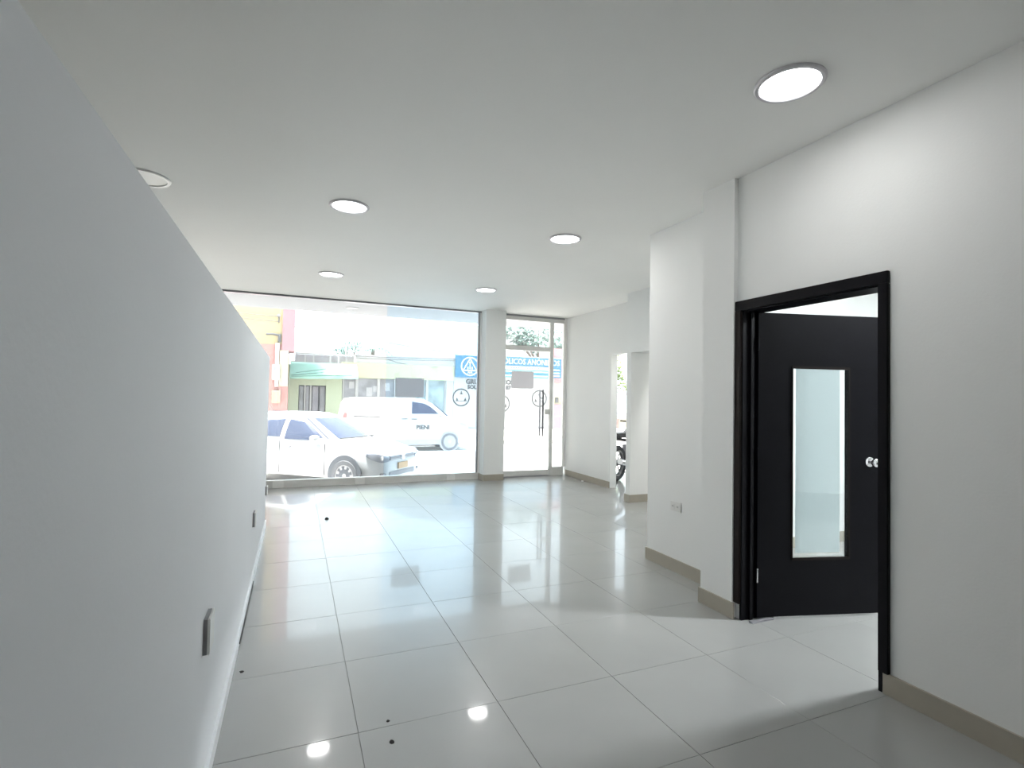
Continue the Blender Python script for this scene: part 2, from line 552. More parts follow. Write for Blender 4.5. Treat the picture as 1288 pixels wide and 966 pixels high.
# ================================================================== SMALL THINGS INDOORS
def outlet(name, loc, rz, label, w=0.075, h=0.118, proud=0.020, sockets=1):
    t = thing(name, label, 'power outlet', loc, rz)
    MB().box(-w / 2, w / 2, -proud, 0, -h / 2, h / 2).build('cover_plate', OUTLET, t, bevel=0.003)
    for k in range(sockets):
        cx = (k - (sockets - 1) / 2) * w / max(sockets, 1) * 0.9
        s = MB().box(cx - 0.017, cx + 0.017, -proud - 0.003, -proud + 0.001, -0.020, 0.020).build('socket', OUTLET, t)
        MB().box(cx - 0.009, cx - 0.006, -proud - 0.0035, -proud, -0.006, 0.008).box(cx + 0.006, cx + 0.009, -proud - 0.0035, -proud, -0.006, 0.008).build('slots', SLOT, s)
    return t
outlet('wall_outlet', (2.868, 3.376, 0.525), -math.pi / 2, 'white double power outlet on the recessed wall beside the black door', 0.12, 0.075, 0.012, 2)
def side_outlet(y, z, h, label):
    t = thing('partition_outlet', label, 'power outlet', (XP, y, z), math.pi / 2)
    MB().box(-0.05, 0.05, -0.012, 0, -h / 2, h / 2).build('back_box', SHADOWGREY, t)
    MB().box(-0.052, 0.052, -0.020, -0.012, -h / 2 - 0.002, h / 2 + 0.002).build('cover_plate', OUTLET, t, bevel=0.003)
    return t
side_outlet(2.02, 0.575, 0.115, 'white outlet on the partition closest to the viewer, largest of the three')
side_outlet(4.18, 0.475, 0.100, 'white outlet halfway along the partition')
side_outlet(5.90, 0.385, 0.085, 'small white outlet at the window end of the partition')

def sheet(name, x, z, w, h, label):
    t = thing(name, label, 'sign', (x, YF - 0.010, z))
    MB().add([(-w / 2, 0, -h / 2), (w / 2, 0, -h / 2), (w / 2, 0, h / 2), (-w / 2, 0, h / 2)], [(0, 1, 2, 3)]).build('card', GREYCARD, t)
    for sx in (-1, 1):
        MB().box(sx * w * 0.46 - 0.012, sx * w * 0.46 + 0.012, -0.003, -0.002, h / 2 - 0.02, h / 2).build('tape', OUTLET, t)
    return t
sheet('paper_sheet', 1.697, 1.512, 0.462, 0.310, 'blank grey card stuck on the bluish panel of the shop window')
sheet('paper_sheet', 3.686, 1.697, 0.425, 0.305, 'blank grey card stuck on the glass street door')

def crumb(name, x, y, r, label, cat, m=CRUMB, z=1.0):
    mb = MB()
    rings = []
    n = 7
    rr = [random.uniform(0.7, 1.2) for _ in range(n)]
    for s, h in ((1.0, 0.0005), (0.85, 0.45), (0.3, 0.8)):
        rings.append([Vector((r * s * rr[k] * math.cos(k * 6.283 / n), r * s * rr[k] * math.sin(k * 6.283 / n) * 1.3, r * h * z)) for k in range(n)])
    mb.rings(rings)
    o = mb.build(name, m, smooth=True, loc=(x, y, 0.0))
    return tag(o, label, cat)
crumb('floor_crumb', 0.356, 6.106, 0.026, 'small black lump on the floor below the shop window', 'dirt')
crumb('floor_crumb', 0.399, 2.256, 0.009, 'dark speck on the floor beside a lamp reflection, upper of two', 'dirt', z=0.5)
crumb('floor_crumb', 0.392, 2.117, 0.011, 'dark speck on the floor beside a lamp reflection, lower of two', 'dirt', z=0.5)
crumb('floor_crumb', -0.209, 2.907, 0.010, 'dark speck on the floor close to the partition foot', 'dirt', z=0.5)
crumb('paper_scrap', 4.49, 7.616, 0.022, 'tiny white scrap on the floor along the far side wall', 'litter', SCRAP, z=0.4)

# ================================================================== OUTSIDE: GROUND AND CANOPY
ZS = -0.45
struct('street_ground', MB().box(-40, 60, 9.7, 18.75, ZS - 0.3, ZS), ASPHALT, 'sunlit pale street')
struct('sidewalk_near', MB().box(-40, 60, 8.45, 9.7, ZS - 0.3, -0.28), PAVE)
struct('curb_far', MB().box(-40, 60, 18.75, 18.92, ZS - 0.3, ZS + 0.15), CURB, 'dark curb edge across the street')
sw = MB().add([(-40, 18.92, -0.31), (60, 18.92, -0.31), (60, 20.6, 0.10), (-40, 20.6, 0.10), (-40, 18.92, -0.75), (60, 18.92, -0.75), (60, 60, -0.75), (-40, 60, -0.75), (60, 60, 0.10), (-40, 60, 0.10)],
              [(0, 1, 2, 3), (0, 4, 5, 1), (3, 2, 8, 9), (4, 7, 6, 5)])
struct('sidewalk_far', sw, PAVE, 'pale sidewalk sloping up to the shops across the street')
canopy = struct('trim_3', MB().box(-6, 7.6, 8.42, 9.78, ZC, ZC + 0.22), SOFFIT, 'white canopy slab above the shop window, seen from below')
ct = thing('canopy_light', 'small round downlight in the white canopy outside the shop window', 'ceiling lamp', (0.84, 9.05, ZC))
MB().lathe([(0.06, -0.002), (0.075, -0.014), (0.098, -0.014), (0.108, 0.0)], 28, cap=False).build('rim', SHADOWGREY, ct, smooth=True)
MB().lathe([(0, -0.004), (0.065, -0.004)], 28, cap=False).build('diffuser', RIM_OFF, ct)

# ================================================================== ACROSS THE STREET
def omat(name, col, *a, **k):
    """outdoor paints, all darkened alike so the sunlit street does not burn out"""
    return mat(name, tuple(c * 0.62 for c in col), *a, **k)


YELLOW = omat('yellow_render', (0.46, 0.38, 0.21), 0.9, vary=0.04, vary_scale=1)
PALE_YELLOW = omat('pale_yellow_render', (0.46, 0.42, 0.30), 0.9)
RED = omat('faded_red_render', (0.44, 0.22, 0.20), 0.9, vary=0.05, vary_scale=1)
PINKRED = omat('pink_red_render', (0.44, 0.20, 0.225), 0.9, vary=0.04)
PINK = omat('pink_render', (0.46, 0.25, 0.27), 0.9, vary=0.04)
HOTPINK = omat('bright_pink_paint', (0.46, 0.22, 0.27), 0.8)
LIME = omat('lime_render', (0.46, 0.52, 0.37), 0.9, vary=0.03)
LIMEBAND = omat('pale_lime_fascia', (0.42, 0.46, 0.28), 0.85)
TURQ = omat('turquoise_canvas', (0.28, 0.50, 0.41), 0.9, vary=0.06, vary_scale=3)
TURQ_DARK = omat('dark_turquoise_seam', (0.05, 0.16, 0.14), 0.9)
PWHITE = omat('white_render', (0.47, 0.47, 0.465), 0.9, vary=0.015)
GREYW = omat('grey_render', (0.32, 0.31, 0.35), 0.9, vary=0.1, vary_scale=3)
DARKIN = omat('dark_interior', (0.09, 0.09, 0.11), 0.8)
SHOPGLASS = omat('grey_shop_glass', (0.28, 0.285, 0.31), 0.25, vary=0.3, vary_scale=2.5)
TEALGLASS = omat('teal_shop_glass', (0.27, 0.34, 0.36), 0.25, vary=0.35, vary_scale=2.5)
POSTER = omat('poster_paper', (0.45, 0.45, 0.46), 0.8)
DARKMETAL = omat('dark_metal', (0.07, 0.07, 0.075), 0.6)
GREYMETAL = omat('grey_metal', (0.30, 0.30, 0.33), 0.6)
CABLE = omat('black_cable', (0.10, 0.10, 0.11), 0.7)
BLUE = omat('blue_sign_face', (0.014, 0.14, 0.26), 0.6)
CYANB = omat('cyan_sign_face', (0.05, 0.25, 0.34), 0.6)
WHITEINK = omat('white_sign_paint', (0.62, 0.65, 0.66), 0.7)
BLUEINK = omat('blue_sign_paint', (0.02, 0.13, 0.26), 0.7)
BLACKINK = omat('black_wall_paint', (0.035, 0.035, 0.04), 0.8)
LEAF_TEAL = omat('tree_leaves', (0.13, 0.21, 0.18), 0.8, vary=0.25, vary_scale=3)
LEAF_PALM = omat('palm_leaves', (0.20, 0.34, 0.31), 0.8, vary=0.2, vary_scale=3)
LEAF_GREEN = omat('green_leaves', (0.24, 0.32, 0.12), 0.8, vary=0.25, vary_scale=3)
BARK = omat('bark', (0.16, 0.13, 0.11), 0.9)
YB = 20.4

# --- yellow and red building
b = thing('corner_building', 'yellow and red building across the street above the partition end', 'building', (-0.5, 19.0, -0.1))
def part(name, m, parent, *boxes, label=None):
    mb = MB()
    ox, oy, oz = parent.location
    for q in boxes:
        mb.box(q[0] - ox, q[1] - ox, q[2] - oy, q[3] - oy, q[4] - oz, q[5] - oz)
    return tag(mb.build(name, m, parent), label)
part('wall', YELLOW, b, (-9, -0.46, 19.02, 20.3, 3.02, 8.0), label='yellow upper wall')
part('lower_wall', RED, b, (-9, -0.25, 19.0, 20.3, 0.8, 3.02), label='faded red lower wall')
part('plinth', GREYW, b, (-9, -0.22, 18.97, 20.3, -0.35, 0.8), label='grey plinth')
part('pilaster', PINKRED, b, (-0.46, -0.08, 18.94, 20.3, 2.82, 8.0), label='pink red pilaster')
part('corner_strip', PALE_YELLOW, b, (-0.52, -0.25, 18.93, 20.3, 1.62, 2.82), label='pale yellow corner strip')
part('ledge', PWHITE, b, (-0.66, -0.54, 18.92, 18.99, 1.6, 3.06))
t = thing('wall_lamp', 'dark lamp arm on the yellow upper wall', 'lamp', (-0.55, 19.02, 3.22))
MB().box(-0.04, 0.05, -0.10, 0.0, -0.12, 0.14).build('bracket', DARKMETAL, t)
MB().tube([(0, -0.06, 0.10), (-0.2, -0.10, 0.13), (-0.40, -0.14, 0.11)], 0.035, 8).build('arm', DARKMETAL, t)
t = thing('meter_box', 'white electric meter box on the red wall', 'meter', (-0.62, 19.0, 2.08))
MB().box(-0.12, 0.12, -0.16, 0.0, -0.25, 0.26).build('case', PWHITE, t, bevel=0.01)
MB().box(-0.07, 0.07, -0.168, -0.16, 0.02, 0.18).build('dial_window', SHOPGLASS, t)
MB().tube([(0.17, -0.03, -0.30), (0.17, -0.03, 0.55)], 0.03, 8).build('conduit', DARKMETAL, t)
t = thing('gas_box', 'yellow service box on the red wall below the meter box', 'box', (-0.60, 19.0, 1.27))
MB().box(-0.12, 0.13, -0.14, 0.0, -0.21, 0.21).build('case', PALE_YELLOW, t, bevel=0.01)
MB().box(-0.10, 0.11, -0.147, -0.14, -0.18, 0.17).build('hatch', YELLOW, t)
t = thing('cable_insulator', 'small dark insulator with wires on the yellow wall', 'insulator', (-0.58, 18.95, 3.86))
MB().tube([(0, 0, -0.13), (0, 0, 0.13)], 0.02, 8).build('rod', DARKMETAL, t)
MB().lathe([(0.0, 0.08), (0.05, 0.09), (0.06, 0.13), (0.0, 0.16)], 12, cap=False).build('cap', GREYMETAL, t)

# --- green shop
b = thing('green_shop', 'low shop with lime walls and a turquoise awning across the street', 'building', (2.8, YB, 0.1))
part('wall', PWHITE, b, (-0.2, 5.90, YB + 0.6, 22.0, 0.0, 2.62))
part('pilaster', LIME, b, (-0.27, 0.10, YB, YB + 0.7, -0.05, 2.45))
part('pilaster', LIME, b, (1.04, 1.60, YB, YB + 0.7, -0.05, 2.45))
part('lintel', LIME, b, (0.10, 1.04, YB + 0.02, YB + 0.7, 1.70, 2.45))
part('doorway', DARKIN, b, (0.10, 1.04, YB + 0.45, YB + 0.55, 0.0, 1.70), label='dark open doorway')
for x0, w, m in ((0.13, 0.13, SHOPGLASS), (0.36, 0.10, GREYMETAL), (0.58, 0.20, GREYW), (0.84, 0.17, SHOPGLASS)):
    part('door_leaf', m, b, (x0, x0 + w, YB + 0.25, YB + 0.29, 0.02, 1.66))
for x0 in (0.29, 0.49):
    part('door_post', PWHITE, b, (x0, x0 + 0.055, YB + 0.2, YB + 0.26, 0.02, 1.70))
part('fascia', LIMEBAND, b, (1.58, 5.92, YB - 0.06, YB + 0.6, 2.02, 2.60), label='pale lime fascia band')
part('parapet', PWHITE, b, (2.08, 5.92, YB + 0.1, YB + 0.4, 2.60, 2.93))
part('balcony_wall', GREYW, b, (-0.06, 2.08, YB + 0.5, YB + 0.6, 2.46, 2.86), label='grey balcony wall behind the rail')
part('rail', PWHITE, b, (-0.06, 2.10, YB + 0.1, YB + 0.16, 2.84, 2.90))
for k in range(8):
    x = -0.02 + k * 0.29
    part('rail_post', PWHITE if k % 3 else GREYMETAL, b, (x, x + 0.05, YB + 0.1, YB + 0.15, 2.44, 2.84))
aw = MB()
ox, oy, oz = b.location
n = 10
for k in range(n):
    xa, xb = -0.20 + 2.30 * k / n, -0.20 + 2.30 * (k + 1) / n
    for (p, q) in (((YB - 0.02, 2.52), (YB - 0.75, 2.06)), ((YB - 0.75, 2.06), (YB - 0.76, 1.90 + 0.06 * (k / n)))):
        d = 0.03 * math.sin(k * 2.1)
        v = [(xa - ox, p[0] - oy, p[1] - oz), (xb - ox, p[0] - oy, p[1] - oz), (xb - ox, q[0] - oy, q[1] - oz + d * 0.4), (xa - ox, q[0] - oy, q[1] - oz)]
        v += [(a, c, e + 0.015) for a, c, e in v]
        aw.add(v, [(0, 1, 2, 3), (7, 6, 5, 4), (0, 4, 5, 1), (1, 5, 6, 2), (2, 6, 7, 3), (3, 7, 4, 0)])
awn = aw.build('awning', TURQ, b)
tag(awn, 'turquoise canvas awning')
fd = MB()
for (x0, z0, x1, z1) in ((0.0, 2.12, 1.0, 2.30), (-0.15, 2.02, 0.9, 2.16), (-0.15, 1.98, 1.9, 2.10)):
    ya, yb2 = YB - 0.75 + (z0 - 2.06) * 1.6 - 0.03, YB - 0.75 + (z1 - 2.06) * 1.6 - 0.03
    fd.tube([(x0 - ox, ya - oy, z0 - oz), (x1 - ox, yb2 - oy, z1 - oz)], 0.014, 6)
fd.build('fold', TURQ_DARK, awn)
xs = [1.62, 2.14, 2.95, 3.60, 4.25, 4.85, 5.62]
for k in range(len(xs) - 1):
    f = part('window', TEALGLASS if k >= 4 else SHOPGLASS, b, (xs[k] + 0.04, xs[k + 1] - 0.04, YB + 0.10, YB + 0.14, 0.75, 2.02))
    mb = MB()
    for xx in (xs[k], xs[k + 1] - 0.05):
        mb.box(xx - ox, xx + 0.05 - ox, 0.05, 0.16, 0.65, 1.92)
    mb.box(xs[k] - ox, xs[k + 1] - ox, 0.05, 0.16, 0.57, 0.65)
    mb.build('window_frame', PWHITE, f)
part('stall_riser', LIME, b, (1.60, 5.62, YB + 0.02, YB + 0.5, -0.05, 0.70))
part('end_pier', PWHITE, b, (5.62, 5.92, YB, YB + 0.7, -0.05, 2.02))
for (x, z, w, h) in ((2.5, 1.5, 0.22, 0.34), (2.75, 1.62, 0.16, 0.22), (1.85, 1.75, 0.2, 0.26), (3.2, 1.70, 0.18, 0.3)):
    part('poster', POSTER, b, (x, x + w, YB + 0.085, YB + 0.10, z - h / 2, z + h / 2))

# --- white hall with painted emblems
b = thing('white_hall', 'white building with painted round emblems below the blue sign', 'building', (8.2, YB, 0.1))
part('wall', PWHITE, b, (5.93, 10.52, YB, 22.0, 0.0, 2.95))
part('roof_edge', PWHITE, b, (5.94, 10.52, YB - 0.05, 22.0, 2.95, 3.05))
part('door', PWHITE, b, (8.20, 8.96, YB - 0.025, YB, 0.14, 1.62))
part('door_gap', POSTER, b, (8.96, 8.985, YB - 0.03, YB, 0.14, 1.66), (8.20, 8.96, YB - 0.03, YB, 1.62, 1.645))
part('base_line', GREYW, b, (5.93, 10.52, YB - 0.03, YB, 0.10, 0.14))
def ring_mesh(cx, cz, r, w, y, n=36):
    mb = MB()
    v, f = [], []
    for k in range(n):
        a = k * 2 * math.pi / n
        for rr in (r, r - w):
            v.append((cx + rr * math.cos(a), y, cz + rr * math.sin(a)))
            v.append((cx + rr * math.cos(a), y - 0.006, cz + rr * math.sin(a)))
    for k in range(n):
        o, p = 4 * k, 4 * ((k + 1) % n)
        f += [(o + 1, p + 1, p + 3, o + 3), (o, p, p + 1, o + 1), (o + 2, o + 3, p + 3, p + 2)]
    return mb.add(v, f)
def emblem(parent, cx, cz, r, y, m, book=True, thick=0.055):
    """ring, little triangle of marks and an open book"""
    ox, oy, oz = parent.location
    e = ring_mesh(cx - ox, cz - oz, r, thick, y - oy).build('emblem', m, parent)
    d = (y - oy - 0.006, y - oy)
    q = lambda pts: [(cx - ox + px * r, cz - oz + pz * r) for px, pz in pts]
    for pts in ([(-0.20, 0.36), (0.20, 0.36), (0.09, 0.52), (-0.09, 0.52)], [(-0.10, 0.56), (0.10, 0.56), (0.0, 0.76)],
                [(-0.64, -0.42), (-0.30, -0.42), (-0.36, -0.24), (-0.50, 0.02)], [(0.64, -0.42), (0.30, -0.42), (0.36, -0.24), (0.50, 0.02)]):
        MB().prism(q(pts), d).build('emblem_mark', m, e)
    if book:
        h = MB()
        for s in (-1, 1):
            h.prism(q([(s * 0.02, -0.36), (s * 0.30, -0.28), (s * 0.30, 0.16), (s * 0.02, 0.06)]), d)
        h.build('emblem_book', POSTER if m is BLACKINK else m, e)
        g2 = MB().prism(q([(-0.3, -0.44), (0.3, -0.44), (0.3, -0.39), (-0.3, -0.39)]), d)
        g2.build('emblem_line', m, e)
for (x, z) in ((6.26, 1.35), (8.04, 1.12), (9.80, 1.36)):
    emblem(b, x, z, 0.37, YB - (0.026 if x == 8.04 else 0.0), BLACKINK)
ox, oy, oz = b.location
for s_, x, z, al in (('GRUPO', 6.44, 2.00, 'LEFT'), ('COS', 8.03, 2.02, 'LEFT'), ('SOL', 6.52, 1.78, 'LEFT'), ('O 87', 7.98, 1.79, 'LEFT')):
    text('wall_lettering', s_, 0.27 if z > 1.9 else 0.22, BLACKINK, b, (x - ox, -0.008, z - oz), FRONT, bold=0.012, align=al)

# --- blue sign
b = thing('sign_board', 'long blue sign board with white emblem and lettering', 'sign', (8.37, YB - 0.12, 2.15))
def signbox(name, m, x0, x1, z0, z1, y0=-0.04, y1=0.06, label=None, parent=None):
    return tag(MB().box(x0 - 8.37, x1 - 8.37, y0, y1, z0 - 2.15, z1 - 2.15).build(name, m, parent or b), label)
signbox('emblem_panel', BLUE, 5.96, 7.15, 2.17, 3.07, label='blue panel with the ringed triangle')
signbox('title_panel', BLUE, 7.15, 10.78, 2.72, 3.12)
signbox('subtitle_panel', WHITEINK, 7.15, 10.20, 2.58, 2.72)
signbox('text_panel', CYANB, 7.15, 10.20, 2.24, 2.58, label='cyan panel of small text lines')
signbox('end_panel', BLUE, 10.20, 10.78, 2.28, 2.72)
signbox('top_edge', WHITEINK, 5.96, 10.78, 3.12, 3.15)
text('lettering', 'ALCOHÓLICOS ANÓNIMOS', 0.33, WHITEINK, b, (0.49, -0.046, 2.91 - 2.15), FRONT, bold=0.0, sx=0.88)
for k, z in enumerate((2.50, 2.41, 2.32)):
    signbox('text_line', WHITEINK if k != 1 else BLUEINK, 7.3, 10.1, z - 0.02, z + 0.02, -0.045, -0.04)
sm = MB()
for k in range(22):
    x = 7.75 + k * 0.105
    if k % 6 != 5:
        sm.box(x - 8.37, x + 0.06 - 8.37, -0.045, -0.04, 2.63 - 2.15, 2.68 - 2.15)
tag(sm.build('subtitle_marks', BLUEINK, b), kind='stuff')
for z in (2.62, 2.48, 2.36):
    signbox('text_line', WHITEINK, 10.27, 10.68, z - 0.025, z + 0.025, -0.045, -0.04)
e = ring_mesh(6.56 - 8.37, 2.63 - 2.15, 0.39, 0.05, -0.04).build('emblem_ring', WHITEINK, b)
tri = MB()
cx, cz = 6.56 - 8.37, 2.63 - 2.15
def tri_bar(p, q, w):
    p, q = Vector((p[0], 0, p[1])), Vector((q[0], 0, q[1]))
    d = (q - p).normalized()
    nrm = Vector((-d.z, 0, d.x)) * w / 2
    pts = [p + nrm, q + nrm, q - nrm, p - nrm]
    tri.prism([(cx + a.x, cz + a.z) for a in pts], (-0.047, -0.04))
tv = [(0, 0.32), (-0.29, -0.17), (0.29, -0.17)]
for i in range(3):
    tri_bar(tv[i], tv[(i + 1) % 3], 0.045)
tri_bar((0, 0.12), (0, -0.12), 0.04)
for sx in (-1, 1):
    tri_bar((sx * 0.09, -0.02), (sx * 0.09, -0.13), 0.05)
tri.build('emblem_triangle', WHITEINK, e)
dk = MB().lathe([(0, 0), (0.045, 0), (0.045, 0.007), (0, 0.007)], 12, Matrix.Translation((cx, -0.04, cz + 0.15)) @ Matrix.Rotation(math.pi / 2, 4, 'X'), cap=False)
dk.build('emblem_head', WHITEINK, e)
text('emblem_lettering', 'AA', 0.15, WHITEINK, e, (cx, -0.048, cz - 0.25), FRONT, bold=0.006)

# --- pink building and fence beyond it
b = thing('pink_building', 'pink building at the far end of the blue sign', 'building', (11.6, YB + 0.1, 0.1))
part('wall', PINK, b, (10.53, 13.0, YB + 0.1, 22.0, 2.05, 3.60), label='pink upper wall')
part('lower_wall', PALE_YELLOW, b, (10.53, 13.0, YB + 0.12, 22.0, 1.10, 2.05), label='pale yellow lower wall')
part('base', HOTPINK, b, (10.53, 13.0, YB + 0.02, 22.0, 0.0, 1.12), label='bright pink base')
part('ledge', GREYW, b, (10.53, 13.0, YB - 0.05, YB + 0.12, 2.62, 2.70))
part('house_plaque', DARKMETAL, b, (10.64, 10.80, YB + 0.09, YB + 0.12, 1.20, 1.42))
part('base_band', GREYW, b, (10.53, 13.0, YB, YB + 0.03, 0.56, 0.62))
b = thing('yard_fence', 'grey barred fence on a red and yellow base seen through the side opening', 'fence', (14.2, YB, 0.1))
part('base_wall', RED, b, (13.0, 13.95, YB, YB + 0.15, 0.0, 0.5), label='red part of the base')
part('base_wall', PALE_YELLOW, b, (13.95, 16.5, YB, YB + 0.15, 0.0, 0.5), label='yellow part of the base')
part('coping', PWHITE, b, (13.0, 16.5, YB - 0.03, YB + 0.18, 0.5, 0.62))
for z in (0.72, 1.60):
    part('rail', GREYMETAL, b, (13.0, 16.5, YB + 0.05, YB + 0.10, z, z + 0.05))
for k in range(26):
    x = 13.05 + k * 0.135
    part('fence_bar', GREYMETAL, b, (x, x + 0.055, YB + 0.06, YB + 0.09, 0.62, 1.60))

# --- white vault built for an arc that seems reflected in the glass
b = thing('reflection_vault', 'big white vault in place of a reflected arc, behind the green shop', 'building', (8.4, 27.0, 0))
pts = []
for k in range(33):
    a = math.pi * k / 32
    pts.append((5.25 * math.cos(a), 2.64 + 2.66 * math.sin(a)))
sh = MB().prism(pts, (0.0, 14.0))
sh.build('vault', omat('white_vault_sheet', (0.72, 0.72, 0.72), 0.8), b)
MB().box(-5.25, 5.25, 0.05, 14, 0.0, 2.64).build('wall', PWHITE, b)
rb = MB()
for y in (-0.05,):
    for k in range(32):
        (x0, z0), (x1, z1) = pts[k], pts[k + 1]
        rb.tube([(x0, y, z0), (x1, y, z1)], 0.035, 6)
rb.build('edge_trim', POSTER, b)

# --- trees
def foliage(name, m, parent, blobs, n, size, seed):
    rnd = random.Random(seed)
    mb = MB()
    for (cx, cy, cz, rx, rz) in blobs:
        for _ in range(n):
            d = Vector((rnd.gauss(0, 1), rnd.gauss(0, 1), rnd.gauss(0, 1))).normalized() * rnd.uniform(0.45, 1.0)
            p = Vector((cx + d.x * rx, cy + d.y * rx, cz + d.z * rz))
            a = Vector((rnd.gauss(0, 1), rnd.gauss(0, 1), rnd.gauss(0, 0.6))).normalized()
            c = a.orthogonal().normalized()
            s = size * rnd.uniform(0.6, 1.3)
            mb.add([p - a * s, p + c * s * 0.38, p + a * s, p - c * s * 0.38], [(0, 1, 2, 3)])
    o = mb.build(name, m, parent)
    return tag(o, kind='stuff')
def tree(label, x, y, blobs, m, n, size, seed, trunk_h):
    t = thing('street_tree', label, 'tree', (x, y, -0.3))
    tr = MB().tube([(0, 0, 0), (0.05, 0, trunk_h * 0.5), (0.0, 0, trunk_h)], [0.16, 0.12, 0.08], 8)
    for k, (bx, by, bz, rx, rz) in enumerate(blobs):
        tr.tube([(0.0, 0, trunk_h * 0.8), (bx * 0.6, by * 0.6, (trunk_h * 0.8 + bz) / 2), (bx, by, bz)], [0.07, 0.05, 0.02], 6)
    tr.build('trunk', BARK, t, smooth=True)
    foliage('foliage', m, t, blobs, n, size, seed)
    return t
tree('leafy blue green tree above the blue sign seen through the transom', 12.0, 25.2,
     [(0, 0, 5.4, 1.3, 0.8), (-1.2, 0.2, 5.2, 0.9, 0.6), (1.2, 0, 5.0, 1.1, 0.9), (0.3, -0.3, 4.5, 1.4, 0.6), (-0.6, 0, 4.7, 0.9, 0.5), (1.9, 0.1, 4.3, 0.8, 0.8)], LEAF_TEAL, 260, 0.16, 1, 4.2)
tree('pale bushy tree behind the balcony of the green shop', 2.15, 25.0,
     [(0, 0, 3.75, 0.55, 0.35), (-0.4, 0.1, 3.6, 0.45, 0.25), (0.4, 0, 3.95, 0.45, 0.3)], LEAF_PALM, 70, 0.12, 2, 3.4)
tree('small sparse tree behind the start of the blue sign', 7.05, 23.2,
     [(0, 0, 3.55, 0.40, 0.28), (-0.35, 0.1, 3.35, 0.3, 0.25), (0.4, 0, 3.5, 0.3, 0.2)], LEAF_PALM, 45, 0.10, 3, 3.1)
tree('yellow green tree behind the barred fence seen through the side opening', 14.6, 22.5,
     [(0, 0, 3.1, 0.9, 0.8), (-0.6, 0.1, 2.6, 0.7, 0.7), (0.6, 0, 2.5, 0.8, 0.8), (0.1, 0, 3.9, 0.7, 0.6)], LEAF_GREEN, 220, 0.14, 4, 2.2)
pt = thing('palm_tree', 'pale palm with drooping fronds rising behind the green shop', 'tree', (3.15, 24.0, -0.3))
MB().tube([(0, 0, 0), (0.05, 0, 1.8), (0.0, 0, 3.75)], [0.16, 0.13, 0.10], 10).build('trunk', BARK, pt, smooth=True)
rnd = random.Random(5)
for k in range(13):
    a = k * 2 * math.pi / 13 + rnd.uniform(-0.15, 0.15)
    L_ = rnd.uniform(0.75, 1.05)
    lift = rnd.uniform(0.15, 0.75)
    mb = MB()
    prev = None
    spine = []
    for i in range(8):
        u = i / 7
        spine.append(Vector((math.cos(a) * L_ * u, math.sin(a) * L_ * u, 3.75 + lift * u - 0.95 * u * u)))
    mb.tube(spine, [0.02 * (1 - 0.8 * i / 7) for i in range(8)], 5)
    side = Vector((-math.sin(a), math.cos(a), 0))
    for i in range(1, 8):
        for sgn in (-1, 1):
            p = spine[i]
            w = 0.34 * math.sin(math.pi * min(0.95, 0.15 + i / 8))
            tip = p + side * sgn * w + Vector((math.cos(a) * 0.12, math.sin(a) * 0.12, -0.16))
            back = p + Vector((-math.cos(a), -math.sin(a), 0)) * 0.06
            mb.add([p, tip, back], [(0, 1, 2)])
    mb.build('frond', LEAF_PALM, pt)

# --- overhead cables
def cable(label, p, q, sag, r=0.012):
    pts = []
    for i in range(13):
        u = i / 12
        v = Vector(p).lerp(Vector(q), u)
        v.z -= sag * 4 * u * (1 - u)
        pts.append(v)
    o = MB().tube(pts, r, 6).build('overhead_cable', CABLE, smooth=True)
    return tag(o, label, 'cable', 'overhead street cables')
cable('cable sloping from the pink red pilaster down behind the palm', (-0.09, 19.2, 3.70), (2.20, 20.52, 2.92), 0.03)
cable('cable sloping across the white vaulted roof towards the blue sign', (3.25, 26.98, 4.25), (6.0, 20.28, 3.14), 0.05)
cable('upper of two level cables above the lime fascia', (2.09, 20.48, 2.86), (5.94, 20.40, 2.92), 0.02, 0.015)
cable('lower of two level cables above the lime fascia', (2.09, 20.48, 2.78), (5.94, 20.40, 2.84), 0.02)
cable('wavy drooping cable over the lime fascia', (3.2, 20.49, 2.80), (5.2, 20.33, 2.56), 0.10)
cable('thin wire across the yellow wall towards its insulator, upper', (-2.6, 18.9, 4.05), (-0.58, 18.94, 3.95), 0.03)
cable('thin wire across the yellow wall towards its insulator, lower', (-2.6, 18.9, 3.90), (-0.58, 18.94, 3.78), 0.03)

# ================================================================== VEHICLES
CARWHITE = omat('white_car_paint', (0.62, 0.64, 0.66), 0.4, spec=0.3)
VANWHITE = omat('white_van_paint', (0.60, 0.60, 0.60), 0.3, coat=0.3)
CARGLASS = omat('car_window_glass', (0.055, 0.07, 0.12), 0.15, spec=0.2)
TYRE = omat('tyre_rubber', (0.12, 0.125, 0.14), 0.8)
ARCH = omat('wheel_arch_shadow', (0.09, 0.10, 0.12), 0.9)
RIMM = omat('silver_wheel', (0.55, 0.56, 0.58), 0.3, metal=0.3)
GRILLE = omat('dark_grille', (0.14, 0.145, 0.175), 0.5)
LAMPG = omat('headlamp_glass', (0.34, 0.36, 0.42), 0.2, spec=0.4)
PLATE = omat('yellow_number_plate', (0.50, 0.30, 0.13), 0.6)
TAILR = omat('tail_lamp', (0.45, 0.16, 0.16), 0.3)
SEAM = omat('panel_seam', (0.30, 0.30, 0.32), 0.7)

